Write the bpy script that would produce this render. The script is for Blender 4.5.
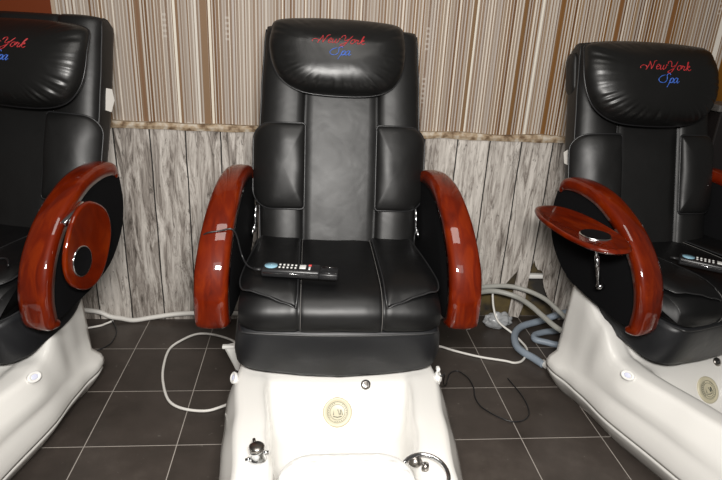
import bpy, bmesh, math, random
from mathutils import Vector, Matrix, noise
from mathutils.bvhtree import BVHTree
for o in list(bpy.data.objects): bpy.data.objects.remove(o, do_unlink=True)
C = bpy.context.scene.collection
SC = bpy.context.scene
random.seed(7)

# ---------------------------------------------------------------- camera
F, PITCH, YAW, ROLL, CAMH = 566.87, 0.36968, 0.10636, 0.054433, 1.45
cd = bpy.data.cameras.new('camera'); cam = bpy.data.objects.new('camera', cd); C.objects.link(cam)
cd.sensor_fit = 'HORIZONTAL'; cd.sensor_width = 36.0; cd.lens = F / 722.0 * 36.0; cd.clip_start = 0.02
fw = Vector((math.sin(YAW) * math.cos(PITCH), math.cos(YAW) * math.cos(PITCH), -math.sin(PITCH)))
rt = Vector((math.cos(YAW), -math.sin(YAW), 0)); up = rt.cross(fw)
r2 = math.cos(ROLL) * rt + math.sin(ROLL) * up; u2 = -math.sin(ROLL) * rt + math.cos(ROLL) * up
m = Matrix((r2, u2, -fw)).transposed().to_4x4(); m.translation = (0, 0, CAMH); cam.matrix_world = m
SC.camera = cam
# ---------------------------------------------------------------- world, lamps, exposure
w = bpy.data.worlds.new('world'); SC.world = w; w.use_nodes = True
w.node_tree.nodes['Background'].inputs[0].default_value = (1.0, 0.96, 0.90, 1)
w.node_tree.nodes['Background'].inputs[1].default_value = 0.08
def area(name, loc, target, sx, sy, power, col=(1, 1, 1)):
    l = bpy.data.lights.new(name, 'AREA'); l.shape = 'RECTANGLE'; l.size = sx; l.size_y = sy; l.energy = power; l.color = col
    o = bpy.data.objects.new(name, l); C.objects.link(o); o.location = loc
    o.rotation_euler = (Vector(target) - Vector(loc)).to_track_quat('-Z', 'Y').to_euler(); return o
area('flash_lamp', (0.03, -0.05, 1.72), (0.15, 1.9, 0.7), 0.46, 0.17, 72, (1, .97, .93))
area('ceiling_lamp', (0.1, 0.9, 2.85), (0.1, 1.0, 0), 1.3, 0.7, 20, (1, .96, .9))
area('window_lamp', (0.2, -1.3, 2.6), (0.1, 2.0, 0.7), 1.3, .7, 7, (1, .98, .95))
SC.view_settings.view_transform = 'Standard'; SC.view_settings.look = 'None'
SC.view_settings.gamma = 1.0; SC.view_settings.use_curve_mapping = False
SC.view_settings.exposure = 0.0

# ---------------------------------------------------------------- materials
def mat(name, col=(.5, .5, .5), rough=.5, metal=0, spec=.5, coat=0, coat_rough=.05, emis=None):
    M = bpy.data.materials.new(name); M.use_nodes = True; b = M.node_tree.nodes['Principled BSDF']
    b.inputs['Base Color'].default_value = (*col, 1); b.inputs['Roughness'].default_value = rough
    b.inputs['Metallic'].default_value = metal; b.inputs['Specular IOR Level'].default_value = spec
    b.inputs['Coat Weight'].default_value = coat; b.inputs['Coat Roughness'].default_value = coat_rough
    return M
class NT:
    def __init__(s, M): s.M = M; s.t = M.node_tree; s.b = s.t.nodes['Principled BSDF']
    def n(s, typ, **kw):
        x = s.t.nodes.new(typ)
        for k, v in kw.items():
            if k.startswith('i_'):
                key = k[2:]; key = int(key) if key.isdigit() else key.replace('_', ' ')
                x.inputs[key].default_value = v
            else: setattr(x, k, v)
        return x
    def l(s, a, b): s.t.links.new(a, b)
    def ramp(s, stops, interp='LINEAR'):
        r = s.t.nodes.new('ShaderNodeValToRGB'); r.color_ramp.interpolation = interp
        e = r.color_ramp.elements
        while len(e) < len(stops): e.new(.5)
        for x, (p, c) in zip(e, stops): x.position = p; x.color = (*c, 1) if len(c) == 3 else c
        return r
    def bump(s, src, strength, dist=.01):
        b = s.n('ShaderNodeBump', i_Strength=strength, i_Distance=dist); s.l(src, b.inputs['Height']); s.l(b.outputs[0], s.b.inputs['Normal']); return b
    def math(s, op, a, b=None):
        x = s.t.nodes.new('ShaderNodeMath'); x.operation = op
        for i, v in enumerate((a, b)):
            if v is None: continue
            if isinstance(v, (int, float)): x.inputs[i].default_value = v
            else: s.l(v, x.inputs[i])
        return x.outputs[0]

def leather(name, col, rough, wr=.35):
    M = mat(name, col, rough, spec=.42); t = NT(M)
    tc = t.n('ShaderNodeTexCoord')
    a = t.n('ShaderNodeTexNoise', i_Scale=11.0, i_Detail=2.0, i_Distortion=.3); t.l(tc.outputs['Object'], a.inputs['Vector'])
    b = t.n('ShaderNodeTexVoronoi', i_Scale=420.0); t.l(tc.outputs['Object'], b.inputs['Vector'])
    s = t.math('ADD', t.math('MULTIPLY', a.outputs[0], 1.0), t.math('MULTIPLY', b.outputs[0], .02))
    t.bump(s, wr, .02)
    r = t.n('ShaderNodeMapRange', i_3=rough - .05, i_4=rough + .1); t.l(a.outputs[0], r.inputs[0]); t.l(r.outputs[0], t.b.inputs['Roughness'])
    return M
M_leather = leather('black_leather', (.0068, .0067, .0066), .43, .10)  # base lifted in place of sheen from a lit room
M_seat = leather('black_shaded_seat_leather', (.0022, .0022, .0024), .42, .10)  # darker copy of the leather, seat shade put into its colour
M_pillow = leather('black_pillow_leather', (.0065, .0064, .0062), .33, .18)
M_skirt = leather('dark_vinyl', (.009, .0095, .011), .42, .15)
M_panel = mat('black_velvet_panel', (.0035, .0035, .004), .8, spec=.1)
M_black = mat('black_plastic', (.012, .012, .013), .35)
M_pipe = mat('grey_piping', (.016, .016, .017), .4)
M_stitch = mat('pale_thread', (.12, .115, .11), .7)
M_chrome = mat('chrome', (.75, .76, .78), .12, metal=1)
M_steel = mat('dark_steel', (.3, .28, .26), .3, metal=1)
M_white = mat('white_plastic', (.78, .77, .74), .35)
M_lens = mat('pale_lilac_lens', (.62, .64, .78), .2)
M_cable = mat('white_cable', (.72, .70, .66), .45)
M_hose = mat('grey_hose', (.36, .36, .33), .45)
M_hose2 = mat('blue_grey_hose', (.26, .31, .37), .45)
M_red = mat('red_thread', (.38, .02, .025), .55)
M_blue = mat('blue_thread', (.04, .12, .48), .55)
M_lcd = mat('blue_screen', (.24, .42, .52), .25)
M_key = mat('pale_key', (.62, .62, .60), .4)
M_redkey = mat('red_key', (.55, .05, .05), .4)
M_tag = mat('off_white_tag', (.42, .40, .37), .7)
M_seam = mat('gap_shade', (.02, .02, .02), .8)  # near-black colour standing in for shade inside the tub seam
# pearl tub
M_tub = mat('pearl_white_acrylic', (.74, .725, .69), .22, spec=.5, coat=.6, coat_rough=.08)
M_foot = mat('white_footrest', (.78, .775, .75), .35)
M_tan = mat('beige_emblem', (.50, .46, .33), .4)
M_embl = mat('grey_emblem_print', (.10, .11, .09), .5)
# lacquered wood
M_wood = mat('cherry_lacquered_wood', (.3, .03, .01), .45, spec=.08, coat=.9, coat_rough=.025); t = NT(M_wood)
tc = t.n('ShaderNodeTexCoord'); mp = t.n('ShaderNodeMapping'); mp.inputs['Scale'].default_value = (9, 2.5, 2.5); t.l(tc.outputs['Object'], mp.inputs[0])
a = t.n('ShaderNodeTexNoise', i_Scale=3.0, i_Detail=6.0, i_Distortion=1.2); t.l(mp.outputs[0], a.inputs['Vector'])
r = t.ramp([(.22, (.060, .0036, .0002)), (.5, (.108, .0078, .0002)), (.80, (.18, .019, .0003))]); t.l(a.outputs[0], r.inputs[0]); t.l(r.outputs[0], t.b.inputs['Base Color'])
# floor tiles: joints every 0.3187 m from (-0.7623, 2.3078)
M_floor = mat('dark_tiles', rough=.4, spec=.4); t = NT(M_floor)
TS = .31874
geo = t.n('ShaderNodeNewGeometry'); sx = t.n('ShaderNodeSeparateXYZ'); t.l(geo.outputs['Position'], sx.inputs[0])
def cell(out, off):
    q = t.math('DIVIDE', t.math('SUBTRACT', out, off), TS); fr = t.math('FRACT', q); fl = t.math('FLOOR', q)
    d = t.math('ABSOLUTE', t.math('SUBTRACT', fr, .5)); return d, fl
dx, fx = cell(sx.outputs[0], -.76234 - TS * 20); dy, fy = cell(sx.outputs[1], 2.30775 - TS * 20)
g = t.math('GREATER_THAN', t.math('MAXIMUM', dx, dy), .5 - .0052)
cmb = t.n('ShaderNodeCombineXYZ'); t.l(fx, cmb.inputs[0]); t.l(fy, cmb.inputs[1])
wn = t.n('ShaderNodeTexWhiteNoise'); t.l(cmb.outputs[0], wn.inputs['Vector'])
n1 = t.n('ShaderNodeTexNoise', i_Scale=5.0, i_Detail=7.0, i_Roughness=.65); t.l(geo.outputs['Position'], n1.inputs['Vector'])
v = t.math('ADD', t.math('MULTIPLY', n1.outputs[0], .8), t.math('MULTIPLY', wn.outputs[0], .2))
rr = t.ramp([(.3, (.032, .026, .022)), (.55, (.052, .042, .036)), (.8, (.09, .075, .064))]); t.l(v, rr.inputs[0])
n2 = t.n('ShaderNodeTexNoise', i_Scale=38.0, i_Detail=3.0); t.l(geo.outputs['Position'], n2.inputs['Vector'])
dust = t.ramp([(.69, (0, 0, 0)), (.76, (1, 1, 1))]); t.l(n2.outputs[0], dust.inputs[0])
mx = t.n('ShaderNodeMix', data_type='RGBA'); t.l(t.math('MULTIPLY', dust.outputs[0], .35), mx.inputs[0]); t.l(rr.outputs[0], mx.inputs[6]); mx.inputs[7].default_value = (.22, .20, .18, 1)
mg = t.n('ShaderNodeMix', data_type='RGBA'); t.l(g, mg.inputs[0]); t.l(mx.outputs[2], mg.inputs[6]); mg.inputs[7].default_value = (.34, .31, .28, 1)
t.l(mg.outputs[2], t.b.inputs['Base Color'])
t.l(t.math('ADD', t.math('MULTIPLY', g, .35), t.math('ADD', t.math('MULTIPLY', n1.outputs[0], .25), .28)), t.b.inputs['Roughness'])
t.bump(t.math('ADD', t.math('MULTIPLY', g, -.4), t.math('MULTIPLY', n1.outputs[0], .25)), .3, .004)
# striped wallpaper
M_paper = mat('striped_wallpaper', rough=.6, spec=.3); t = NT(M_paper)
geo = t.n('ShaderNodeNewGeometry'); sx = t.n('ShaderNodeSeparateXYZ'); t.l(geo.outputs['Position'], sx.inputs[0]); X = sx.outputs[0]
def rnd(scale, off):
    f = t.math('FLOOR', t.math('MULTIPLY', t.math('ADD', X, off), scale)); wn = t.n('ShaderNodeTexWhiteNoise', noise_dimensions='1D'); t.l(f, wn.inputs['W']); return wn.outputs[0]
broad = rnd(14.0, 31.7)
FQ = 72.0
xi = t.math('MULTIPLY', t.math('ADD', X, 20.0), FQ)
idx = t.math('FLOOR', xi); frc = t.math('FRACT', xi)
def wn1(off): 
    q = t.n('ShaderNodeTexWhiteNoise', noise_dimensions='1D'); t.l(t.math('ADD', idx, off), q.inputs['W']); return q.outputs[0]
wid = t.math('ADD', .22, t.math('MULTIPLY', wn1(.5), .42))
light = t.math('LESS_THAN', frc, wid)
c_l = t.ramp([(0, (.45, .40, .355)), (.30, (.58, .53, .475)), (.60, (.72, .66, .585)), (.82, (.50, .455, .42))], 'CONSTANT'); t.l(wn1(101.5), c_l.inputs[0])
c_d = t.ramp([(0, (.235, .155, .10)), (.30, (.33, .265, .21)), (.55, (.17, .095, .05)), (.72, (.27, .20, .15)), (.88, (.37, .31, .26))], 'CONSTANT'); t.l(wn1(333.5), c_d.inputs[0])
c_w = t.ramp([(0, (.21, .105, .04)), (.30, (.30, .20, .12)), (.55, (.14, .065, .025)), (.78, (.24, .14, .07))], 'CONSTANT'); t.l(wn1(333.5), c_w.inputs[0])
warm = t.n('ShaderNodeMapRange', i_1=.3, i_2=1.0, i_3=.10, i_4=.95); t.l(t.math('ADD', t.math('MULTIPLY', broad, .45), t.math('MULTIPLY', X, .55)), warm.inputs[0])
dk = t.n('ShaderNodeMix', data_type='RGBA'); t.l(warm.outputs[0], dk.inputs[0]); t.l(c_d.outputs[0], dk.inputs[6]); t.l(c_w.outputs[0], dk.inputs[7])
# hairlines inside the calmer bands
hair = t.math('MULTIPLY', t.math('GREATER_THAN', t.math('FRACT', t.math('MULTIPLY', t.math('ADD', X, 20.0), 217.0)), .6), t.math('GREATER_THAN', rnd(15.0, 3.1), .55))
mm = t.n('ShaderNodeMix', data_type='RGBA'); t.l(light, mm.inputs[0]); t.l(dk.outputs[2], mm.inputs[6]); t.l(c_l.outputs[0], mm.inputs[7])
mh = t.n('ShaderNodeMix', data_type='RGBA'); t.l(t.math('MULTIPLY', hair, .5), mh.inputs[0]); t.l(mm.outputs[2], mh.inputs[6]); mh.inputs[7].default_value = (.52, .47, .42, 1)
def band(x0, x1): return t.math('MULTIPLY', t.math('GREATER_THAN', X, x0), t.math('LESS_THAN', X, x1))
def over(prev, mask, col):
    q = t.n('ShaderNodeMix', data_type='RGBA'); t.l(mask, q.inputs[0]); t.l(prev, q.inputs[6]); q.inputs[7].default_value = (*col, 1); return q.outputs[2]
cur = mh.outputs[2]
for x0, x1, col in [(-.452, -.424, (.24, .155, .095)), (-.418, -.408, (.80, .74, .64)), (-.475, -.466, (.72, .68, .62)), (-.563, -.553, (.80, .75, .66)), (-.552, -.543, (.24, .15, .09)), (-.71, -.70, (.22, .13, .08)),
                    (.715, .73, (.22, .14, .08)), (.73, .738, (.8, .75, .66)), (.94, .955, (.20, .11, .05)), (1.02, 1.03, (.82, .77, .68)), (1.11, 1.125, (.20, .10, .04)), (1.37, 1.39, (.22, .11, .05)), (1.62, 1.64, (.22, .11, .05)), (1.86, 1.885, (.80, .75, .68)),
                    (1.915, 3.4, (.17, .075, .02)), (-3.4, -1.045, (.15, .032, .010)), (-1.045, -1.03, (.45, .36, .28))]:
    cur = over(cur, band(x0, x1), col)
# little pale knots printed along some stripes
zz = sx.outputs[2]
kz = t.math('FRACT', t.math('MULTIPLY', zz, 47.0)); kf = t.math('FLOOR', t.math('MULTIPLY', zz, 9.0)); kx = t.math('FLOOR', t.math('MULTIPLY', X, 66.0))
cb = t.n('ShaderNodeCombineXYZ'); t.l(kf, cb.inputs[0]); t.l(kx, cb.inputs[1]); wk = t.n('ShaderNodeTexWhiteNoise'); t.l(cb.outputs[0], wk.inputs['Vector'])
kmask = t.math('MULTIPLY', t.math('MULTIPLY', t.math('GREATER_THAN', wk.outputs[0], .988), t.math('LESS_THAN', kz, .45)), band(-1.03, 1.9))
cur = over(cur, t.math('MULTIPLY', kmask, .3), (.80, .76, .70))
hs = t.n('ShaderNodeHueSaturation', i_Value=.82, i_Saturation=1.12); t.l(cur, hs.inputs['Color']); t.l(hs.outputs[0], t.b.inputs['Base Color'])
# weathered planks printed on sheet
M_plank = mat('weathered_planks', rough=.7, spec=.25); t = NT(M_plank)
geo = t.n('ShaderNodeNewGeometry'); sx = t.n('ShaderNodeSeparateXYZ'); t.l(geo.outputs['Position'], sx.inputs[0]); X = sx.outputs[0]
q = t.math('DIVIDE', t.math('ADD', X, .847 + .155 * 20), .155); fr = t.math('FRACT', q); fl = t.math('FLOOR', q)
wob = t.n('ShaderNodeTexNoise', i_Scale=6.0, i_Detail=3.0); t.l(geo.outputs['Position'], wob.inputs['Vector'])
jd = t.math('ABSOLUTE', t.math('SUBTRACT', t.math('ADD', fr, t.math('MULTIPLY', t.math('SUBTRACT', wob.outputs[0], .5), .05)), .5)); joint = t.math('GREATER_THAN', jd, .480)
wn = t.n('ShaderNodeTexWhiteNoise', noise_dimensions='1D'); t.l(fl, wn.inputs['W'])
cb = t.n('ShaderNodeCombineXYZ'); t.l(t.math('ADD', t.math('MULTIPLY', X, 14.0), t.math('MULTIPLY', fl, 7.3)), cb.inputs[0]); t.l(t.math('MULTIPLY', sx.outputs[2], 1.6), cb.inputs[1])
g1 = t.n('ShaderNodeTexNoise', i_Scale=2.3, i_Detail=10.0, i_Roughness=.74, i_Distortion=1.1); t.l(cb.outputs[0], g1.inputs['Vector'])
cb2 = t.n('ShaderNodeCombineXYZ'); t.l(t.math('ADD', t.math('MULTIPLY', X, 26.0), t.math('MULTIPLY', fl, 3.1)), cb2.inputs[0]); t.l(t.math('MULTIPLY', sx.outputs[2], 5.0), cb2.inputs[1])
g2 = t.n('ShaderNodeTexNoise', i_Scale=1.5, i_Detail=5.0, i_Roughness=.7, i_Distortion=2.2); t.l(cb2.outputs[0], g2.inputs['Vector'])
base = t.ramp([(.32, (.085, .072, .062)), (.42, (.28, .25, .225)), (.50, (.47, .435, .40)), (.62, (.68, .64, .595))])
t.l(t.math('ADD', g1.outputs[0], t.math('MULTIPLY', t.math('SUBTRACT', wn.outputs[0], .5), .10)), base.inputs[0])
crk = t.ramp([(.34, (1, 1, 1)), (.42, (0, 0, 0))]); t.l(g2.outputs[0], crk.inputs[0])
def over2(prev, mask, col):
    q = t.n('ShaderNodeMix', data_type='RGBA'); t.l(mask, q.inputs[0]); t.l(prev, q.inputs[6]); q.inputs[7].default_value = (*col, 1); return q.outputs[2]
cur = over2(base.outputs[0], t.math('MULTIPLY', crk.outputs[0], .75), (.075, .065, .055))
cur = over2(cur, joint, (.025, .022, .02))
hs = t.n('ShaderNodeHueSaturation', i_Value=.94, i_Saturation=1.1); t.l(cur, hs.inputs['Color']); t.l(hs.outputs[0], t.b.inputs['Base Color']); t.bump(g1.outputs[0], .25, .006)
M_bark = mat('rough_bark_edge', (.3, .2, .1), .8); t = NT(M_bark)
geo = t.n('ShaderNodeNewGeometry'); a = t.n('ShaderNodeTexNoise', i_Scale=28.0, i_Detail=6.0); t.l(geo.outputs['Position'], a.inputs['Vector'])
r = t.ramp([(.35, (.12, .07, .035)), (.5, (.34, .25, .16)), (.65, (.50, .44, .36))]); t.l(a.outputs[0], r.inputs[0]); t.l(r.outputs[0], t.b.inputs['Base Color'])
M_plaster = mat('shaded_plaster', (.10, .085, .065), .85); t = NT(M_plaster)  # plaster coloured dark to carry the shade behind the torn sheet
geo = t.n('ShaderNodeNewGeometry'); a = t.n('ShaderNodeTexNoise', i_Scale=6.0, i_Detail=4.0); t.l(geo.outputs['Position'], a.inputs['Vector'])
r = t.ramp([(.45, (.03, .027, .024)), (.65, (.14, .10, .035))]); t.l(a.outputs[0], r.inputs[0]); t.l(r.outputs[0], t.b.inputs['Base Color'])
M_cab = mat('black_lacquer', (.012, .010, .010), .3)
M_cabtop = mat('dark_grey_top', (.09, .085, .08), .4)

# ---------------------------------------------------------------- helpers
def obj(name, bm, M, parent=None, smooth=True):
    me = bpy.data.meshes.new(name); bmesh.ops.recalc_face_normals(bm, faces=bm.faces); bm.to_mesh(me); bm.free()
    for x in (M if isinstance(M, (list, tuple)) else [M]): me.materials.append(x)
    if smooth:
        for pl in me.polygons: pl.use_smooth = True
    o = bpy.data.objects.new(name, me); C.objects.link(o)
    if parent: o.parent = parent
    return o
def tag(o, label=None, cat=None, group=None, kind=None):
    if label: o['label'] = label
    if cat: o['category'] = cat
    if group: o['group'] = group
    if kind: o['kind'] = kind
    return o
def empty(name, loc=(0, 0, 0), rz=0):
    o = bpy.data.objects.new(name, None); C.objects.link(o); o.location = loc; o.rotation_euler = (0, 0, rz); o.empty_display_size = .1; return o
def sharp(o, ang=35):
    o.data.shade_smooth() if hasattr(o.data, 'shade_smooth') else None
    o.data.set_sharp_from_angle(angle=math.radians(ang))
    return o
def grid(bm, rows, closed_u=False, closed_v=False):
    V = [[bm.verts.new(p) for p in r] for r in rows]; n = len(V); k = len(V[0])
    for i in range(n if closed_v else n - 1):
        for j in range(k if closed_u else k - 1):
            a, b, c, d = V[i][j], V[i][(j + 1) % k], V[(i + 1) % n][(j + 1) % k], V[(i + 1) % n][j]
            try: bm.faces.new((a, b, c, d))
            except ValueError: pass
    return V
def cap(bm, ring):
    try: bm.faces.new(ring)
    except ValueError: pass
def catmull(pts, n=6, closed=False):
    P = [Vector(p) for p in pts]; out = []
    N = len(P)
    for i in range(N if closed else N - 1):
        if closed: a, b, c, d = P[(i - 1) % N], P[i], P[(i + 1) % N], P[(i + 2) % N]
        else: a, b, c, d = P[max(i - 1, 0)], P[i], P[i + 1], P[min(i + 2, N - 1)]
        for k in range(n):
            s = k / n
            out.append(.5 * ((2 * b) + (c - a) * s + (2 * a - 5 * b + 4 * c - d) * s * s + (3 * b - a - 3 * c + d) * s ** 3))
    if not closed: out.append(P[-1])
    return out
def tube(bm, pts, r, seg=10, closed=False, caps=True, flat=1.0):
    P = [Vector(p) for p in pts]; n = len(P); rows = []; prev = None
    for i in range(n):
        d = (P[(i + 1) % n] - P[i - 1]) if closed else (P[min(i + 1, n - 1)] - P[max(i - 1, 0)])
        d.normalize()
        if prev is None:
            a = Vector((0, 0, 1)) if abs(d.z) < .9 else Vector((1, 0, 0)); u = d.cross(a).normalized()
        else: u = (prev - d * prev.dot(d)).normalized()
        prev = u; v = d.cross(u)
        rr = r[i] if isinstance(r, (list, tuple)) else r
        rows.append([P[i] + (u * math.cos(2 * math.pi * k / seg) + v * math.sin(2 * math.pi * k / seg) * flat) * rr for k in range(seg)])
    V = grid(bm, rows, closed_u=True, closed_v=closed)
    if caps and not closed: cap(bm, V[0]); cap(bm, V[-1][::-1])
def box(bm, c, s, bev=0, rot=None, seg=2):
    g = bmesh.ops.create_cube(bm, size=1); vs = g['verts']
    for v in vs: v.co = Vector((v.co.x * s[0], v.co.y * s[1], v.co.z * s[2]))
    if bev:
        es = list({e for v in vs for e in v.link_edges}); r = bmesh.ops.bevel(bm, geom=es, offset=bev, segments=seg, profile=.5, affect='EDGES')
        vs = list({v for f in r['faces'] for v in f.verts} | {v for v in vs if v.is_valid})
        # collect everything connected
        seen = set(vs); st = list(vs)
        while st:
            q = st.pop()
            for e in q.link_edges:
                o2 = e.other_vert(q)
                if o2 not in seen: seen.add(o2); st.append(o2)
        vs = list(seen)
    for v in vs:
        p = v.co.copy()
        if rot: p = rot @ p
        v.co = p + Vector(c)
    return vs
def lathe(bm, prof, c=(0, 0, 0), seg=28, rot=None, sx=1, sy=1):
    rows = []
    for r, z in prof:
        ring = []
        for k in range(seg):
            a = 2 * math.pi * k / seg; p = Vector((r * sx * math.cos(a), r * sy * math.sin(a), z))
            if rot: p = rot @ p
            ring.append(p + Vector(c))
        rows.append(ring)
    V = grid(bm, rows, closed_u=True)
    cap(bm, V[0]); cap(bm, V[-1])
def rr_outline(hx, hy, rad, n=10, cx=0, cy=0, per=8):
    """rounded rectangle; rad = one radius or four (tr, tl, bl, br)"""
    R = rad if isinstance(rad, (list, tuple)) else (rad,) * 4; pts = []
    for (sx_, sy_, a0, r) in ((1, 1, 0, R[0]), (-1, 1, 90, R[1]), (-1, -1, 180, R[2]), (1, -1, 270, R[3])):
        for k in range(n + 1):
            a = math.radians(a0 + 90 * k / n); pts.append((cx + sx_ * (hx - r) + r * math.cos(a), cy + sy_ * (hy - r) + r * math.sin(a)))
    # resample evenly
    L = []; out = []
    for i in range(len(pts)):
        a, b = pts[i], pts[(i + 1) % len(pts)]; d = math.hypot(b[0] - a[0], b[1] - a[1]); k = max(1, int(d / .022))
        for j in range(k): out.append((a[0] + (b[0] - a[0]) * j / k, a[1] + (b[1] - a[1]) * j / k))
    return out
def puff(bm, outline, tf, tb, mapf, rings=9, pw=2.6, ctr=None, rip=None):
    """cushion: outline (a,b) shrunk ring by ring to its centre; c = height profile; mapf(a,b,c)->xyz"""
    n = len(outline); ca = ctr[0] if ctr else sum(p[0] for p in outline) / n; cb_ = ctr[1] if ctr else sum(p[1] for p in outline) / n
    def ring(s, th, sign):
        h = th * (max(0, 1 - s ** pw)) ** (1 / 2.2)
        out = []
        for i, (a, b) in enumerate(outline):
            aa, bb = ca + (a - ca) * s, cb_ + (b - cb_) * s; hh = h
            if rip and sign > 0: hh += rip(aa, bb, s, i / n)
            out.append(mapf(aa, bb, sign * hh))
        return out
    S = [math.sin(math.pi / 2 * (k / rings)) for k in range(rings, 0, -1)]
    S = [1.0] + [s for s in S if s < .999]
    rows = [ring(s, tb, -1) for s in S[::-1]] + [ring(s, tf, 1) for s in S[1:]]
    V = grid(bm, rows, closed_u=True)
    for rr, sg, th in ((V[0], -1, tb), (V[-1], 1, tf)):
        s_ = S[-1]; extra = (rip(ca, cb_, 0, 0) if rip and sg > 0 else 0)
        v = bm.verts.new(mapf(ca, cb_, sg * th + extra))
        for j in range(n):
            try: bm.faces.new((rr[j], rr[(j + 1) % n], v))
            except ValueError: pass
def line(bm, pts, r, seg=6, n=4, closed=False): tube(bm, catmull(pts, n, closed), r, seg, closed)

# ---------------------------------------------------------------- setting
def struct(name, bm, M): o = obj(name, bm, M, smooth=False); o['kind'] = 'structure'; return o
bm = bmesh.new(); box(bm, (.3, .6, -.05), (6.8, 4.6, .1)); struct('floor', bm, M_floor)
WY = 2.583
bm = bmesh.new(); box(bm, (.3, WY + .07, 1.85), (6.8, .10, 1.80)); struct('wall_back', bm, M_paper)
bm = bmesh.new(); box(bm, (.3, WY + .10, .475), (6.8, .10, .95)); struct('wall_back_lower', bm, M_plaster)
# plank sheet, torn at its lower right
def extr(bm, poly, y0, y1):
    a = [bm.verts.new((x, y0, z)) for x, z in poly]; b = [bm.verts.new((x, y1, z)) for x, z in poly]
    bm.faces.new(a); bm.faces.new(b[::-1])
    for i in range(len(poly)): j = (i + 1) % len(poly); bm.faces.new((a[i], b[i], b[j], a[j]))
bm = bmesh.new()
low = [(-3.1, .0), (.72, .0), (.80, .05), (.907, .152), (.957, .175), (1.0, .19), (1.043, .211), (1.07, .25), (1.095, .285), (1.100, .307), (1.094, .22), (1.088, .13), (1.085, .05), (1.085, .01), (1.11, .02), (1.141, .012), (1.155, .07), (1.163, .13), (1.162, .22), (1.165, .297), (1.175, .347), (1.19, .31), (1.205, .292), (1.22, .29), (1.235, .275), (1.245, .22), (1.255, .189), (1.275, .15), (1.298, .11), (1.33, .03), (1.366, .0), (3.7, .0)]
top = []
x = 3.7
while x > -3.1: top.append((x, .962 + random.uniform(-.003, .003))); x -= .09
extr(bm, low + top + [(-3.1, .962)], WY, WY + .006); struct('trim_1', bm, M_plank)
bm = bmesh.new(); rows = []
x = -3.1
while x <= 3.7:
    h = .985 + noise.noise(Vector((x * 5, 0, 3))) * .011; l = .955 + noise.noise(Vector((x * 7, 5, 0))) * .008; d = .012 + noise.noise(Vector((x * 11, 5, 9))) * .004
    rows.append([(x, WY + .02, l), (x, WY - d * .6, l), (x, WY - d, (h + l) / 2), (x, WY - d * .5, h), (x, WY + .02, h)]); x += .02
grid(bm, rows); struct('trim_2', bm, M_bark)

# ---------------------------------------------------------------- the spa chair (local: +v is back, -v is towards the viewer)
def lerp_tab(tab, v):
    if v <= tab[0][0]: return tab[0][1]
    for (a, x), (b, y) in zip(tab, tab[1:]):
        if v <= b:
            s = (v - a) / (b - a); s = s * s * (3 - 2 * s); return x + (y - x) * s
    return tab[-1][1]
W1 = [(-1.16, .20), (-1.1, .27), (-1.0, .335), (-.85, .355), (-.64, .352), (-.4, .358), (-.17, .366), (.0, .350), (.08, .346), (.15, .352), (.20, .345)]
WR = [(-1.16, .13), (-1.1, .20), (-1.0, .26), (-.8, .282), (-.64, .288), (-.4, .310), (-.2, .330), (-.08, .318), (.02, .30), (.3, .26)]   # flat rim, outer
WI = [(-1.1, .10), (-1.0, .15), (-.8, .185), (-.62, .192), (-.45, .215), (-.2, .238), (-.1, .24), (.3, .22)]
ZR = [(-1.16, .34), (-.7, .345), (-.2, .333), (-.12, .34), (.0, .43), (.1, .49), (.3, .50)]
ZF = [(-1.1, .342), (-1.0, .30), (-.92, .15), (-.45, .145), (-.34, .17), (-.17, .318), (-.13, .335), (.0, .43), (.1, .49), (.3, .50)]
ZC = [(-1.2, .215), (-.4, .205), (-.1, .195), (.05, .178), (.15, .166), (.3, .162)]          # crease height
WM = [(-1.16, .16), (-1.1, .235), (-1.0, .30), (-.8, .325), (-.64, .333), (-.4, .353), (-.2, .366), (-.05, .342), (.05, .318), (.15, .305), (.3, .285)]  # width just above the crease line
def tub_section(v):
    w1, wr, wi, zr, zf, zc, wm = [lerp_tab(T, v) for T in (W1, WR, WI, ZR, ZF, ZC, WM)]
    zf = min(zf, zr); wi = min(wi, wr - .02); wm = max(wm, wr + .006)
    k = max(0, min(1, (v + .1) / .3))
    P = [(w1 - .012, .112), (w1, .116), (w1 + .003, .128), (w1 + .002, .150), (w1 - .002, zc - .012), (w1 - .007, zc), ((w1 * (1 - .75 * k) + wm * .75 * k) - .008, zc + .02)]
    top = zr - .02
    for s in (.25, .5, .75, 1.0):
        z = zc + .03 + (top - zc - .03) * s; ww = wm + (wr + .012 - wm) * s ** 2
        if s == .25: ww += .004 * (1 - k)
        P.append((ww, z))
    P += [(wr + .006, zr - .008), (wr - .006, zr - .001), (wr - .02, zr), (wi + .03, zr), (wi + .014, zr - .002), (wi + .003, zr - .010)]
    dz = zr - .010 - zf
    P += [(wi - .004, zr - .010 - dz * .22), (wi - .010, zr - .010 - dz * .55), (wi - .022, zf + dz * .18), (wi - .045, zf + dz * .04), (wi - .075, zf)]
    P += [(wi * .45, zf), (wi * .2, zf), (0, zf)]
    return P
def base_shell(parent):
    bm = bmesh.new(); rows = []; V = [-1.16 + i * (1.365 / 72) for i in range(73)]
    for v in V:
        P = tub_section(v); rows.append([(-u, v, z) for u, z in P] + [(u, v, z) for u, z in P[-2::-1]])
    G = grid(bm, rows)
    cap(bm, G[-1]); cap(bm, G[0][::-1])
    return obj('tub_shell', bm, M_tub, parent)
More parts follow.
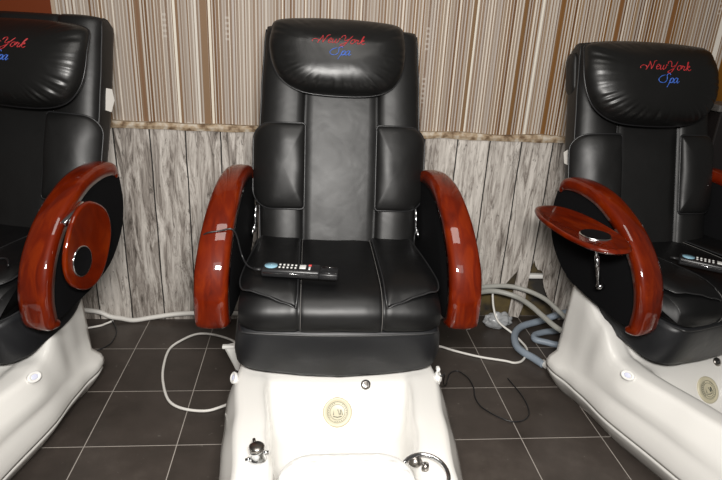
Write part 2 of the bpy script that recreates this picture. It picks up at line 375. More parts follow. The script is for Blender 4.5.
def plinth(parent):
    bm = bmesh.new(); rows = []
    for i in range(60):
        v = -1.15 + i * (1.35 / 59); w1 = lerp_tab(W1, v)
        P = [(w1 - .075, .0), (w1 - .058, .02), (w1 - .028, .06), (w1 - .006, .095), (w1 - .003, .104), (w1 - .005, .109), (w1 - .02, .1095)]
        rows.append([(-u, v, z) for u, z in P] + [(u, v, z) for u, z in P[::-1]])
    G = grid(bm, rows, closed_u=True); cap(bm, G[-1]); cap(bm, G[0][::-1])
    o = obj('plinth', bm, M_tub, parent)
    bm = bmesh.new(); rows = []
    for i in range(60):
        v = -1.14 + i * (1.33 / 59); w1 = lerp_tab(W1, v) - .008
        rows.append([(-w1, v, .106), (-w1, v, .12), (w1, v, .12), (w1, v, .106)])
    G = grid(bm, rows, closed_u=True); cap(bm, G[-1]); cap(bm, G[0][::-1])
    obj('seam_shade_strip', bm, M_seam, o, smooth=False)  # dark strip drawn as the shade in the seam gap
# backrest frame of reference
BV, BZ = .25, .60
PB = Vector((.25, .81)).normalized()   # direction up the back in (v, z)
NB = Vector((-PB.y, PB.x))             # towards the sitter
def backmap(a, b, c): return Vector((a, BV + PB.x * b + NB.x * c, BZ + PB.y * b + NB.y * c))
def arm_path():
    return [(.345, .862), (.335, .893), (.30, .912), (.22, .918), (.13, .905), (.05, .873), (-.03, .823), (-.095, .76), (-.142, .69), (-.167, .61), (-.170, .55), (-.163, .512), (-.130, .498)]
def arm(parent, s):
    def U(v, w): return s * (w + .085 * (.05 - v))      # arms toe outwards a little towards the front
    P = [Vector((0, a, b)) for a, b in arm_path()]; P = catmull(P, 5)
    bm = bmesh.new(); rows = []; n = len(P)
    for i, p in enumerate(P):
        d = (P[min(i + 1, n - 1)] - P[max(i - 1, 0)]).normalized(); nn = Vector((0, -d.z, d.y))  # outward normal
        if nn.dot(p - Vector((0, .12, .66))) < 0: nn = -nn
        k = i / (n - 1); taper = min(1, .45 + k * 6, .5 + (1 - k) * 8)
        W0, W1_ = .342, .342 + .076 + .030 * min(1, k * 1.5); th = .032 * taper; ring = []
        sec = [(0, -1), (.0, -.35), (.015, .0), (.07, .28), (.2, .44), (.5, .52), (.8, .44), (.93, .28), (.985, .0), (1, -.35), (1, -1)]
        for a, c in sec:
            q = p + nn * (th * c * (.9 if c > 0 else 1)); ring.append((U(q.y, W0 + (W1_ - W0) * a), q.y, q.z))
        rows.append(ring)
    G = grid(bm, rows, closed_u=True); cap(bm, G[0]); cap(bm, G[-1][::-1])
    b = obj('arm_band', bm, M_wood, parent); b['label'] = 'glossy cherry red wooden band'
    # side panel
    poly = [(p.y, p.z) for p in P]
    c0 = Vector((.12, .68))
    poly = [(c0.x + (a - c0.x) * .945, c0.y + (b_ - c0.y) * .945) for a, b_ in poly]
    poly += [(q.x, q.y) for q in catmull([Vector((-.09, .500)), Vector((.0, .510)), Vector((.10, .52)), Vector((.20, .545)), Vector((.27, .585)), Vector((.335, .66)), Vector((.365, .76)), Vector((.355, .86))], 4)][1:]
    bm = bmesh.new(); rows = []
    for w, sc in ((.346, .985), (.350, 1.0), (.410, 1.0), (.416, .985)):
        rows.append([(U(a, w + (.012 * min(1, max(0, (.3 - a) * 2)) if w > .38 else 0)), c0.x + (a - c0.x) * sc, c0.y + (b_ - c0.y) * sc) for a, b_ in poly])
    G = grid(bm, rows, closed_u=True); cap(bm, G[0]); cap(bm, G[-1][::-1])
    o = obj('arm_panel', bm, M_panel, parent); sharp(o, 40); o['label'] = 'matt black side panel'

def strokes():
    """New York / Spa in slanted script, unit = x-height; returns (word colour, list of polylines)"""
    N = [[(-.9, .1), (-1.0, .5), (-.6, .75), (-.1, .6), (.15, .1), (.0, -.1)], [(0.1, 0), (.35, .9), (.5, 1.55)], [(.5, 1.55), (.7, .8), (.95, 0)], [(.95, 0), (1.15, .9), (1.35, 1.6), (1.7, 1.75)]]
    e = [[(0, .45), (.35, .55), (.55, .8), (.35, 1.0), (.1, .75), (.05, .3), (.3, 0), (.7, .2)]]
    w_ = [[(0, .9), (.05, .3), (.2, 0), (.5, .3), (.6, .9), (.55, .3), (.75, 0), (1.05, .4), (1.1, .95), (1.35, .85)]]
    Y = [[(-.5, 1.2), (-.4, 1.65), (0, 1.75), (.2, 1.4), (.2, .8), (.5, .6), (.9, .95)], [(1.35, 1.8), (1.0, .9), (.6, -.2), (.2, -.6), (-.2, -.45), (.1, -.1), (.8, .3)]]
    o_ = [[(.35, .95), (.05, .7), (.05, .2), (.35, 0), (.65, .3), (.6, .8), (.35, .95), (.8, .85)]]
    r_ = [[(0, .3), (.15, .95), (.25, .75), (.5, .8), (.45, .3), (.6, 0), (.85, .25)]]
    k_ = [[(0, .1), (.25, 1.0), (.35, 1.75), (.2, 1.6), (.1, 0)], [(.1, .4), (.5, .95), (.6, .7), (.25, .5), (.6, .0), (1.0, .25)]]
    S = [[(1.3, 1.5), (1.0, 1.8), (.6, 1.5), (.75, 1.0), (.8, .4), (.4, 0), (-.3, .1), (-.7, .6), (-.4, 1.2), (.3, 1.5)]]
    p_ = [[(0, .3), (.2, .95), (.05, 0), (-.15, -.85)], [(.1, .5), (.4, .95), (.65, .7), (.5, .1), (.15, .1), (.5, .0), (.8, .3)]]
    a_ = [[(.6, .85), (.25, .95), (.0, .5), (.15, 0), (.5, .3), (.65, .95), (.6, .2), (.75, 0), (1.0, .3)]]
    def word(ls):
        out = []
        for L, x in ls:
            for pl in L: out.append([(px + x + py * .35, py) for px, py in pl])
        return out
    return word([(N, 0), (e, 1.75), (w_, 2.5), (Y, 4.35), (o_, 5.75), (r_, 6.55), (k_, 7.4)]), word([(S, 0), (p_, 1.35), (a_, 2.15)])

def backrest(parent, dp=0.0):
    # body: closed loft up the back
    bm = bmesh.new(); rows = []
    HW = [(0, .298), (.1, .302), (.18, .304), (.47, .305), (.6, .300), (.80, .290), (.85, .283)]
    nb = 44; A = [-1, -.985, -.95, -.88, -.78, -.66, -.56, -.50, -.475, -.46, -.445, -.42, -.34, -.2, 0, .2, .34, .42, .445, .46, .475, .50, .56, .66, .78, .88, .95, .985, 1]
    for i in range(nb + 1):
        b = .85 * i / nb; hw = lerp_tab(HW, b); ring = []
        te = min(1, (.85 - b) / .03 + .35); te = te ** .5
        for a in A:
            x = abs(a); c = .045 * (1 - x ** 7) ** .5
            if x > .46: c += .012 * math.sin(math.pi * min(1, (x - .46) / .54)) - .0
            d = abs(x - .46); c -= .011 * math.exp(-(d / .018) ** 2)
            if x < .46: c += .004 * math.cos(x / .46 * math.pi / 2) - .008
            if x < .44:  # soft folds near the bottom of the centre panel
                c += .0035 * math.sin(a * 26) * max(0, 1 - b / .22)
            ring.append(backmap(a * hw, b - (.004 * (1 - te) * 3), c * te))
        back = [backmap(a * hw * .985, b, -.10 * te * (1 - abs(a) ** 10 * .25)) for a in (.995, .9, .5, 0, -.5, -.9, -.995)]
        mid = [backmap(hw * 1.0, b, -.02 * te), backmap(hw * .995, b, -.06 * te)]; mid2 = [backmap(-hw * .995, b, -.06 * te), backmap(-hw * 1.0, b, -.02 * te)]
        rows.append(ring + mid + back + mid2)
    G = grid(bm, rows, closed_u=True); cap(bm, G[0][::-1]); cap(bm, G[-1])
    body = obj('backrest', bm, M_leather, parent)
    # edge piping of the body
    bm = bmesh.new()
    pts = []
    for s in (1,):
        L = [backmap(-lerp_tab(HW, b) - .001, b, .004) for b in [.035 + k * .05 for k in range(17)]]
        Rr = [backmap(lerp_tab(HW, b) + .001, b, .004) for b in [.835 - k * .05 for k in range(17)]]
        tube(bm, catmull(L, 2), .0032, 6); obj('backrest_piping', bm, M_pipe, body)
        bm = bmesh.new(); tube(bm, catmull(Rr, 2), .0032, 6); obj('backrest_piping', bm, M_pipe, body)
    for s in (-1, 1):
        bm = bmesh.new(); tube(bm, [backmap(s * .452 * lerp_tab(HW, b), b, .034) for b in [.02 + k * .03 for k in range(21)]], .0016, 5)
        obj('backrest_stitching', bm, M_pipe, body)
    # side flaps
    for s in (-1, 1):
        rad = (.065, .012, .014, .075) if s > 0 else (.012, .065, .075, .014)
        ol = rr_outline(.098, .160, rad, cx=s * .232, cy=.325)
        bm = bmesh.new()
        def mp_(a, b, c, s=s):
            x = abs(a) / .33; drop = .055 * max(0, (x - .55) / .45) ** 2.2
            return backmap(a, b, .058 + c - drop)
        puff(bm, ol, .030, .010, mp_, rings=8, pw=3.2, rip=lambda a, b, sc, i, s=s: .004 * noise.noise(Vector((a * 16 + s * 3, b * 9, 1.5))))
        f = obj('shoulder_flap', bm, M_leather, parent)
        bm = bmesh.new(); tube(bm, [mp_(a, b, .003) for a, b in ol], .0034, 6, closed=True)
        obj('flap_piping', bm, M_pipe, f)
    # shoulder corners of the cover: upper flap pieces beside the pillow
    # pillow
    pol = catmull([Vector((x, y, 0)) for x, y in [(-.240, .80), (-.222, .842), (-.13, .856), (0, .860), (.13, .856), (.222, .842), (.243, .80), (.246, .72), (.232, .655), (.192, .605), (.12, .582), (0, .578), (-.12, .588), (-.19, .62), (-.228, .67), (-.245, .74)]], 6, closed=True)
    pol = [(q.x, q.y) for q in pol]
    def pm(a, b, c):
        b2 = b - .72
        return backmap(a, b, .062 + (c * (1 - 1.9 * max(-.14, min(.14, b2))) if c > 0 else c) - (max(0, b2 - .04) ** 1.2) * .5)
    def rip(a, b, sc, i):
        # gathered seam: radial puckers near the rim, strongest along the bottom
        ang = math.atan2(b - .72, a); k = max(0, sc - .68) / .32
        low = .35 + .65 * max(0, -math.sin(ang))
        return .0062 * low * k * (1 - sc ** 8) * (math.sin(ang * 46 + 2 * math.sin(ang * 7)) + .6 * math.sin(ang * 71)) + .004 * noise.noise(Vector((a * 9, b * 12, 4)))
    dense = []
    for i in range(len(pol)):
        a, b = pol[i], pol[(i + 1) % len(pol)]
        for k in range(2): dense.append((a[0] + (b[0] - a[0]) * k / 2, a[1] + (b[1] - a[1]) * k / 2))
    bm = bmesh.new(); puff(bm, dense, .078, .045, pm, rings=16, pw=3.0, ctr=(0, .725), rip=rip)
    bmesh.ops.recalc_face_normals(bm, faces=bm.faces); bm.normal_update(); tree = BVHTree.FromBMesh(bm)
    pil = obj('headrest_pillow', bm, M_pillow, parent)
    bm = bmesh.new(); tube(bm, [pm(a, b, 0) for a, b in dense], .0030, 6, closed=True); obj('pillow_piping', bm, M_black, pil)
    d3 = backmap(0, 0, 0) - backmap(0, 0, 1)
    def onp(a, b):
        o3 = pm(a, b, 0) - d3 * .3; h = tree.ray_cast(o3, d3)
        return (h[0] if h[0] else pm(a, b, .08)) - d3 * .0008
    for words, M_, x0, y0, sc, nm in ((strokes()[0], M_red, -.076, .748, .0198, 'red_embroidery'), (strokes()[1], M_blue, -.022, .706, .0198, 'blue_embroidery')):
        bm = bmesh.new()
        for pl in words:
            pp = catmull([Vector((x0 + q[0] * sc, y0 + q[1] * sc * .85, 0)) for q in pl], 5)
            P3 = [onp(q.x, q.y) for q in pp]; n = len(P3)
            tube(bm, P3, [.0007 + .0008 * abs(math.sin(i * .5)) for i in range(n)], 5)
        e_ = obj(nm, bm, M_, pil); e_['label'] = 'red script reading New York' if 'red' in nm else 'blue script reading Spa'

SEAT_Z = .655
def seat_profile(v):
    """top surface of the cushion centre line"""
    return SEAT_Z + .006 * math.sin((v + .2) * 6)
def seat(parent):
    bm = bmesh.new(); rows = []
    # outline path in (v,z): from back top, forward, round the front roll and down
    path = catmull([Vector((0, v, z)) for v, z in [(.30, .655), (.2, .658), (.08, .658), (-.05, .655), (-.15, .648), (-.205, .630), (-.238, .598), (-.246, .560), (-.236, .525), (-.205, .512), (-.1, .510), (.1, .510), (.30, .512)]], 5)
    A = [-1, -.995, -.97, -.92, -.82, -.7, -.58, -.50, -.455, -.43, -.415, -.40, -.36, -.2, 0, .2, .36, .40, .415, .43, .455, .50, .58, .7, .82, .92, .97, .995, 1]
    cen = Vector((0, .05, .585))
    HW = .322
    n = len(path)
    for i, p in enumerate(path):
        d = (path[min(i + 1, n - 1)] - path[max(i - 1, 0)]).normalized(); nn = Vector((0, d.z, -d.y))
        if nn.dot(p - cen) < 0: nn = -nn
        ring = []
        for a in A:
            x = abs(a); c = .0
            c += -.030 * (x ** 9); g = math.exp(-((x - .415) / .02) ** 2)
            if p.z > .53 or p.y < -.2: c -= .006 * g
            c += .003 * noise.noise(Vector((a * 4, p.y * 7, p.z * 7)))
            if p.y < -.17: c += .003 * noise.noise(Vector((a * 9, p.z * 12, 2)))
            shr = 1 - .035 * max(0, (p.y - .1) / .2)
            q = p + nn * c; ring.append((a * HW * shr, q.y, q.z))
        rows.append(ring)
    G = grid(bm, rows, closed_v=False)
    cap(bm, [r[0] for r in G]); cap(bm, [r[-1] for r in G][::-1]); 
    try: bmesh.ops.bridge_loops(bm, edges=[e for e in bm.edges if e.is_boundary])
    except Exception: pass
    c_ = obj('seat_cushion', bm, M_seat, parent)
    bm = bmesh.new()
    L = [(-.323, .06, .53), (-.324, -.12, .525), (-.315, -.215, .527), (-.29, -.243, .527), (-.15, -.248, .522), (0, -.249, .520), (.15, -.248, .522), (.29, -.243, .527), (.315, -.215, .527), (.324, -.12, .525), (.323, .06, .53)]
    line(bm, L, .0034); obj('seat_piping', bm, M_pipe, c_)
    # stitched seams running down over the roll
    for s in (-1, 1):
        bm = bmesh.new()
        for off in (-.0055,):
            pts = [(s * (.134 + off) , p.y, p.z) for p in path[2:42] if True]
            pts = [Vector((x_, y_, z_)) + Vector((0, -.0005, .0005)) for x_, y_, z_ in pts]
            tube(bm, pts, .0011, 5)
        obj('seat_stitching', bm, M_stitch, c_)
    # loose side pads lying on the cushion
    for s in (-1, 1):
        hx = .093
        ol = [(.140, .265), (.20, .272), (.262, .262), (.285, .235), (.300, .15), (.316, .03), (.324, -.07), (.323, -.140), (.306, -.178), (.26, -.198), (.19, -.222), (.143, -.236)]
        q = catmull([Vector((a, b, 0)) for a, b in ol], 4) ; q = [(s * v_.x, v_.y) for v_ in q]
        # straight inner edge
        k = 14; q += [(s * .1385, -.236 + (.501) * j / k) for j in range(1, k)]
        def sm(a, b, c):
            drop = 0.0
            drop = -lerp_tab([(-.245, -.062), (-.225, -.040), (-.205, -.024), (-.18, -.013), (-.15, -.006), (-.11, 0.0)], b)
            e = max(0, abs(a) - .285) ; drop += e * .35
            return Vector((a, b, SEAT_Z + .006 + c - drop))
        bm = bmesh.new(); puff(bm, q, .011, .004, sm, rings=7, pw=4, rip=lambda a, b, sc, i: .003 * noise.noise(Vector((a * 14, b * 10, 7))))
        f = obj('seat_pad', bm, M_seat, parent)
        bm = bmesh.new(); tube(bm, [sm(a, b, .002) for a, b in q], .0030, 6, closed=True); obj('pad_piping', bm, M_pipe, f)
def skirt(parent):
    topc = [(.325, .30, .53), (.333, .15, .53), (.333, .0, .53), (.33, -.12, .53), (.318, -.205, .525), (.27, -.235, .525), (.14, -.240, .524), (0, -.241, .524)]
    hem = [(.315, .29, .50), (.327, .17, .455), (.342, .06, .405), (.345, -.06, .390), (.338, -.150, .374), (.29, -.200, .368), (.15, -.206, .350), (0, -.208, .340)]
    T = catmull(topc, 5); Hm = catmull(hem, 5)
    T = T + [Vector((-q.x, q.y, q.z)) for q in T[-2::-1]]; Hm = Hm + [Vector((-q.x, q.y, q.z)) for q in Hm[-2::-1]]
    bm = bmesh.new(); rows = []
    n = len(T)
    for s in [0, .12, .3, .5, .7, .86, .96, 1.0]:
        row = []
        for i, (a, b) in enumerate(zip(T, Hm)):
            p = a.lerp(b, s); k = abs(i / (n - 1) - .5) * 2
            out = Vector((p.x, p.y - .15, 0)).normalized()
            p = p + out * (.010 * math.sin(math.pi * s) * (1 if k < .9 else 0) + .004 * noise.noise(Vector((i * .25, s * 3, 0))) * s)
            row.append(p)
        rows.append(row)
    inn = []
    for sgn in (1.0, .0):
        inn.append([Vector((p.x * .955, p.y + .014 * (1 if p.y < 0 else 0), p.z + .002)) if sgn else Vector((p.x * .955, p.y + .014 * (1 if p.y < 0 else 0), .53)) for p in (Hm if sgn else T)])
    G = grid(bm, rows + inn)
    bmesh.ops.holes_fill(bm, edges=[e for e in bm.edges if e.is_boundary], sides=0)
    obj('seat_skirt', bm, M_skirt, parent)
def fixtures(parent, spray=True):
    # emblem on the sloping rear wall of the basin
    nrm = Vector((0, -.66, .75)).normalized(); rot = nrm.to_track_quat('Z', 'Y').to_matrix()
    def zb(v): return lerp_tab(ZF, v)
    cc = Vector((-.002, -.262, zb(-.262) + .003))
    sl = Vector((0, -.02, zb(-.272) - zb(-.252))).normalized(); nrm = Vector((0, sl.z, -sl.y)); nrm = nrm if nrm.z > 0 else -nrm
    rot = Matrix((Vector((1, 0, 0)), nrm.cross(Vector((1, 0, 0))).normalized(), nrm)).transposed()
    bm = bmesh.new(); lathe(bm, [(.0, -.006), (.048, -.006), (.0495, .000), (.048, .0035), (.041, .004), (.039, .003), (.0, .003)], cc, 40, rot)
    d = obj('drain_cover', bm, M_tan, parent); d['label'] = 'round beige drain emblem'
    bm = bmesh.new()
    def on(a, b, h=.0042): return cc + rot @ Vector((a, b, h))
    for R_ in (.0245, .0335): tube(bm, [on(R_ * math.cos(k * math.pi / 20), R_ * math.sin(k * math.pi / 20), .0035) for k in range(40)], .0007, 5, closed=True)
    for pl in ([(-.013, -.009), (-.013, .009), (-.003, -.009), (-.003, .009)], [(.001, .009), (.006, -.009), (.011, .009)], [(-.014, -.013), (.0, -.016), (.014, -.013)], [(.009, -.008), (.014, .008), (.016, -.009)]):
        tube(bm, [on(a, b) for a, b in pl], .0013, 5)
    for k in range(22):   # ring of small raised letters, unreadable at this size
        a = math.radians(200 + k * 14.5 - 90)
        if k in (8, 9): continue
        r_ = .0295; tube(bm, [on(r_ * math.cos(a) - .0018 * math.sin(a), r_ * math.sin(a) + .0018 * math.cos(a)), on(r_ * math.cos(a) + .0018 * math.sin(a), r_ * math.sin(a) - .0018 * math.cos(a))], .0011, 4)
    obj('emblem_print', bm, M_embl, d)
    cj = Vector((.094, -.205, zb(-.205) + .003))
    bm = bmesh.new(); lathe(bm, [(0, -.006), (.015, -.006), (.017, .0), (.016, .004), (.010, .0055), (.0, .0055)], cj, 24, rot)
    j = obj('water_inlet', bm, M_steel, parent); j['label'] = 'small round metal inlet'
    bm = bmesh.new()
    for k in (-1, 0, 1): tube(bm, [cj + rot @ Vector((k * .005, -.009, .006)), cj + rot @ Vector((k * .005, .009, .006))], .0011, 5)
    obj('inlet_slot', bm, M_black, j)
    # shoulder lamps at the ends of the skirt
    for s in (-1, 1):
        nn = Vector((s * .80, -.25, .55)).normalized(); q = nn.to_track_quat('Z', 'Y').to_matrix(); c2 = Vector((s * .347, -.190, .326))
        bm = bmesh.new(); lathe(bm, [(0, -.008), (.020, -.008), (.021, .0), (.018, .0025), (.0135, .003), (.012, .001), (0, .0005)], c2, 24, q, 1.2, .85)
        l_ = obj('side_light', bm, M_white, parent)
        bm = bmesh.new(); lathe(bm, [(0, .0), (.0118, .0005), (.008, .0016), (0, .002)], c2, 20, q, 1.2, .85); obj('light_lens', bm, M_lens, l_)
    # footrest standing in the basin
    ol = rr_outline(.175, .185, (.09, .09, .06, .06), cx=0, cy=-.775)
    bm = bmesh.new()
    def fm(a, b, c): return Vector((a, b, .355 + c - .05 * max(0, -.8 - b)))
    def fr(a, b, sc, i):
        g = math.sin(a / .034 * math.pi) * math.sin((b + .02) / .034 * math.pi); return .0045 * max(0, g) * (1 if sc < .93 else 0)
    den = []
    for i in range(len(ol)):
        a, b = ol[i], ol[(i + 1) % len(ol)]
        for k in range(3): den.append((a[0] + (b[0] - a[0]) * k / 3, a[1] + (b[1] - a[1]) * k / 3))
    puff(bm, den, .022, .03, fm, rings=30, pw=8, rip=fr)
    f = obj('footrest', bm, M_foot, parent); f['label'] = 'nubbed white footrest'
    for s in (-1, 1):
        bm = bmesh.new(); box(bm, (s * .09, -.78, .235), (.07, .2, .19), .02); obj('footrest_support', bm, M_foot, f)
    # chrome tap on the left rim
    c3 = Vector((-.235, -.585, .340))
    bm = bmesh.new(); lathe(bm, [(0, -.002), (.024, -.002), (.026, .004), (.022, .012), (.018, .022), (.0195, .030), (.017, .040), (0, .044)], c3, 28)
    tp = obj('water_tap', bm, M_chrome, parent); tp['label'] = 'chrome control tap'
    bm = bmesh.new(); lathe(bm, [(0, .0), (.0205, .0), (.0205, .008), (.015, .012), (0, .013)], c3 + Vector((0, 0, .038)), 28)
    tube(bm, [c3 + Vector((-.006, .012, .043)), c3 + Vector((-.010, .028, .046))], .0045, 8)
    obj('tap_handle', bm, M_steel, tp)
    bm = bmesh.new(); tube(bm, [c3 + Vector((.015, 0, .024)), c3 + Vector((.031, 0, .026))], .0045, 10); obj('tap_spout', bm, M_chrome, tp)
    bm = bmesh.new(); tube(bm, [c3 + Vector((-.014, -.004, .01)), c3 + Vector((-.030, -.010, .008))], .005, 10); obj('tap_lever', bm, M_chrome, tp)
    # chrome shower head and hose loop on the right rim
    bm = bmesh.new(); pts = []
    for k in range(22):
        a = math.radians(150 - k * 11.5); pts.append((.205 + .062 * math.cos(a), -.665 + .062 * math.sin(a), .352 + .012 * math.sin(a)))
    tube(bm, pts, .0062, 10); h = obj('shower_hose', bm, M_chrome, parent); h['label'] = 'chrome shower hose loop'
    bm = bmesh.new(); lathe(bm, [(0, 0), (.018, 0), (.020, .006), (.014, .014), (.009, .02), (0, .022)], (.190, -.607, .340), 24); lathe(bm, [(0, 0), (.010, 0), (.010, .02), (0, .022)], (.212, -.635, .34), 18); obj('hose_socket', bm, M_steel, h)
def brackets(parent):
    for s in (-1, 1):
        bm = bmesh.new(); x = s * .306
        tube(bm, [(x, .262, .78), (x + s * .003, .252, .735), (x + s * .002, .24, .70)], .006, 8)
        box(bm, (x + s * .006, .236, .695), (.014, .016, .022), .003); tube(bm, [(x + s * .008, .232, .695), (x + s * .014, .226, .672)], .005, 8)
        obj('hinge_bracket', bm, M_chrome, parent)
    bm = bmesh.new(); box(bm, (0, .10, .548), (.64, .40, .03), .01); box(bm, (0, .12, .50), (.5, .34, .08), .01)
    obj('seat_frame', bm, M_black, parent)

def make_chair(dp):
    root = empty('spa_chair')
    base_shell(root); plinth(root); skirt(root); brackets(root); seat(root); backrest(root, dp)
    arm(root, -1); arm(root, 1); fixtures(root)
    return root
CH_C, CH_L, CH_R = ((.120, 1.8, 0), -.004), ((-1.17, 1.91, 0), -.30), ((1.485, 1.90, 0), .37)
chair = make_chair(0.0)
def kids(o): return [c for c in bpy.data.objects if c.parent == o]
def copy_tree(o, parent=None, skip=()):
    c = o.copy(); C.objects.link(c)
    if parent: c.parent = parent; c.matrix_parent_inverse = o.matrix_parent_inverse
    for ch in kids(o):
        if ch != c and ch.name.split('.')[0] not in skip: copy_tree(ch, c)
    return c
G_ = 'pedicure massage chairs along the wall'
chair_l = copy_tree(chair); chair_r = copy_tree(chair)
for c_, (loc, rz), lab in ((chair, CH_C, 'whole black massage chair in the middle with red wooden arms and white foot tub'),
                           (chair_l, CH_L, 'black massage chair at left, its red oval tray folded down against the arm'),
                           (chair_r, CH_R, 'black massage chair at right with raised red oval tray beside its arm')):
    c_.location = loc; c_.rotation_euler = (0, 0, rz); tag(c_, lab, 'massage chair', G_)
# the seats of the side chairs are swivelled on their tubs
BASE = ('tub_shell', 'plinth', 'drain_cover', 'water_inlet', 'side_light', 'footrest', 'water_tap', 'shower_hose')
for c_, an, dx_, dy_ in ((chair_l, .12, .005, -.035), (chair_r, -.08, -.055, .01)):
    pv = Vector((0, .08, 0)); M2 = Matrix.Translation(pv + Vector((dx_, dy_, 0))) @ Matrix.Rotation(an, 4, 'Z') @ Matrix.Translation(-pv)
    for k in kids(c_):
        if k.name.startswith(BASE): k.matrix_local = M2
# trays
def oval(hx, hy, e=2.5, n=48, wid=None):
    return [(hx * math.copysign(abs(math.cos(2 * math.pi * k / n)) ** (2 / e), math.cos(2 * math.pi * k / n)), hy * math.copysign(abs(math.sin(2 * math.pi * k / n)) ** (2 / e), math.sin(2 * math.pi * k / n))) for k in range(n)]
def tray(parent, mapf, ol, cup, cupr, label):
    bm = bmesh.new(); n = len(ol)
    prof = [(.0, -.009), (.9, -.009), (.97, -.007), (1.0, 0), (.985, .007), (.94, .010), (.90, .0085), (.0, .0085)]
    rows = []
    for s, h in prof[1:-1]: rows.append([mapf(a * s, b * s, h) for a, b in ol])
    G = grid(bm, rows, closed_u=True); cap(bm, G[0]); cap(bm, G[-1][::-1])
    tr = obj('tray', bm, M_wood, parent); sharp(tr, 50); tr['label'] = label
    bm = bmesh.new(); seg = 32
    rr = [(cupr + .004, .009), (cupr + .003, .012), (cupr - .002, .0125), (cupr - .004, .010), (cupr - .004, .0095)]
    G = grid(bm, [[mapf(cup[0] + r_ * math.cos(2 * math.pi * k / seg), cup[1] + r_ * math.sin(2 * math.pi * k / seg), h) for k in range(seg)] for r_, h in rr], closed_u=True)
    ch = obj('cup_holder', bm, M_chrome, tr)
    bm = bmesh.new(); rr = [(cupr - .0005, .0128), (cupr - .006, .0125), (cupr - .012, .0105)]
    G = grid(bm, [[mapf(cup[0] + r_ * math.cos(2 * math.pi * k / seg), cup[1] + r_ * math.sin(2 * math.pi * k / seg), h) for k in range(seg)] for r_, h in rr], closed_u=True); cap(bm, G[-1])
    obj('cup_recess_shade', bm, M_panel, tr)  # black disc painted as the dark of an open cup recess
    return tr
def map_r(a, b, c):   # horizontal tray
    q = math.radians(-14); return Vector((-.550 + b * math.cos(q) - a * math.sin(q) * -1 * -1, .075 + a * math.cos(q) + b * math.sin(q), .818 + c))
tr = tray(chair_r, map_r, oval(.235, .100, 2.4), (-.095, .0), .048, 'raised oval red tray')
bm = bmesh.new(); tube(bm, [(-.545, .01, .808), (-.50, .005, .70), (-.486, .0, .625)], .0055, 10); tube(bm, [(-.515, .006, .735), (-.49, .001, .65)], .0085, 10); lathe(bm, [(0, -.012), (.011, -.012), (.011, .012), (0, .012)], (-.472, 0, .615), 16, Matrix.Rotation(math.pi / 2, 3, 'Y'))
obj('tray_strut', bm, M_chrome, tr)
bm = bmesh.new(); box(bm, (-.46, .08, .800), (.11, .05, .012), .003); obj('tray_bracket', bm, M_black, tr)
def map_l(a, b, c):   # folded flat against the outer panel
    q = math.radians(58); aa, bb = a * math.cos(q) - b * math.sin(q), a * math.sin(q) + b * math.cos(q)
    v = .030 + aa; return Vector((.474 + c - .085 * (v - .02), v, .714 + bb))
tl = tray(chair_l, map_l, oval(.146, .122, 2.4), (-.055, .026), .047, 'oval red tray folded down')
bm = bmesh.new(); box(bm, (.452, .010, .828), (.022, .11, .022), .006, Matrix.Rotation(math.radians(22), 3, 'X'))
obj('tray_bracket', bm, M_chrome, tl)
# white care tags on the backs of the side chairs
bm = bmesh.new()
a0 = [(.298, .60, -.03), (.315, .60, -.045), (.325, .56, -.05), (.320, .515, -.045), (.298, .52, -.03)]
vs = [bm.verts.new(backmap(*q)) for q in a0]; vs2 = [bm.verts.new(backmap(a, b, c - .002)) for a, b, c in a0]
bm.faces.new(vs); bm.faces.new(vs2[::-1])
for i in range(5): bm.faces.new((vs[i], vs2[i], vs2[(i + 1) % 5], vs[(i + 1) % 5]))
o = obj('care_tag', bm, M_tag, chair_l, smooth=False); o['label'] = 'white tag on the side'
bm = bmesh.new()
a0 = [(-.29, .44, -.04), (-.320, .42, -.05), (-.316, .375, -.05), (-.290, .36, -.04)]
vs = [bm.verts.new(backmap(*q)) for q in a0]; vs2 = [bm.verts.new(backmap(a, b, c - .002)) for a, b, c in a0]
bm.faces.new(vs); bm.faces.new(vs2[::-1])
for i in range(4): bm.faces.new((vs[i], vs2[i], vs2[(i + 1) % 4], vs[(i + 1) % 4]))
o = obj('care_tag', bm, M_tag, chair_r, smooth=False); o['label'] = 'white tag on the side'
# soft dark strap loop at the left shoulder of the right chair
bm = bmesh.new(); puff(bm, rr_outline(.035, .085, .03, cx=0, cy=0), .014, .012, lambda a, b, c: backmap(-.292 - c, .735 + b, -.050 + a), rings=6)
obj('shoulder_strap', bm, M_leather, chair_r)

# pillows hang a little lower and fuller on the side chairs
for c_, sc_, off in ((chair, 1.02, (-.010, 0, .013)), (chair_l, 1.13, (.030, -.055, -.058)), (chair_r, 1.17, (-.045, -.045, -.030))):
    for k in kids(c_):
        if k.name.startswith('headrest_pillow'):
            P0 = backmap(0, .72, .03); k.location = P0 - P0 * sc_ + Vector(off); k.scale = (sc_, sc_, sc_)
        if c_ == chair_r and k.name.startswith(('backrest', 'shoulder_flap', 'headrest_pillow', 'care_tag', 'shoulder_strap')):
            Rz = Matrix.Rotation(-.27, 4, 'Z'); pv = Vector((0, .28, 0)); M2 = Matrix.Translation(pv + Vector((-.018, -.05, 0.0))) @ Rz @ Matrix.Translation(-pv)
            k.matrix_local = M2 @ Matrix.LocRotScale(k.location, None, k.scale)
        elif c_ == chair and k.name.startswith(('backrest', 'shoulder_flap')): k.location = (.009, 0, 0)

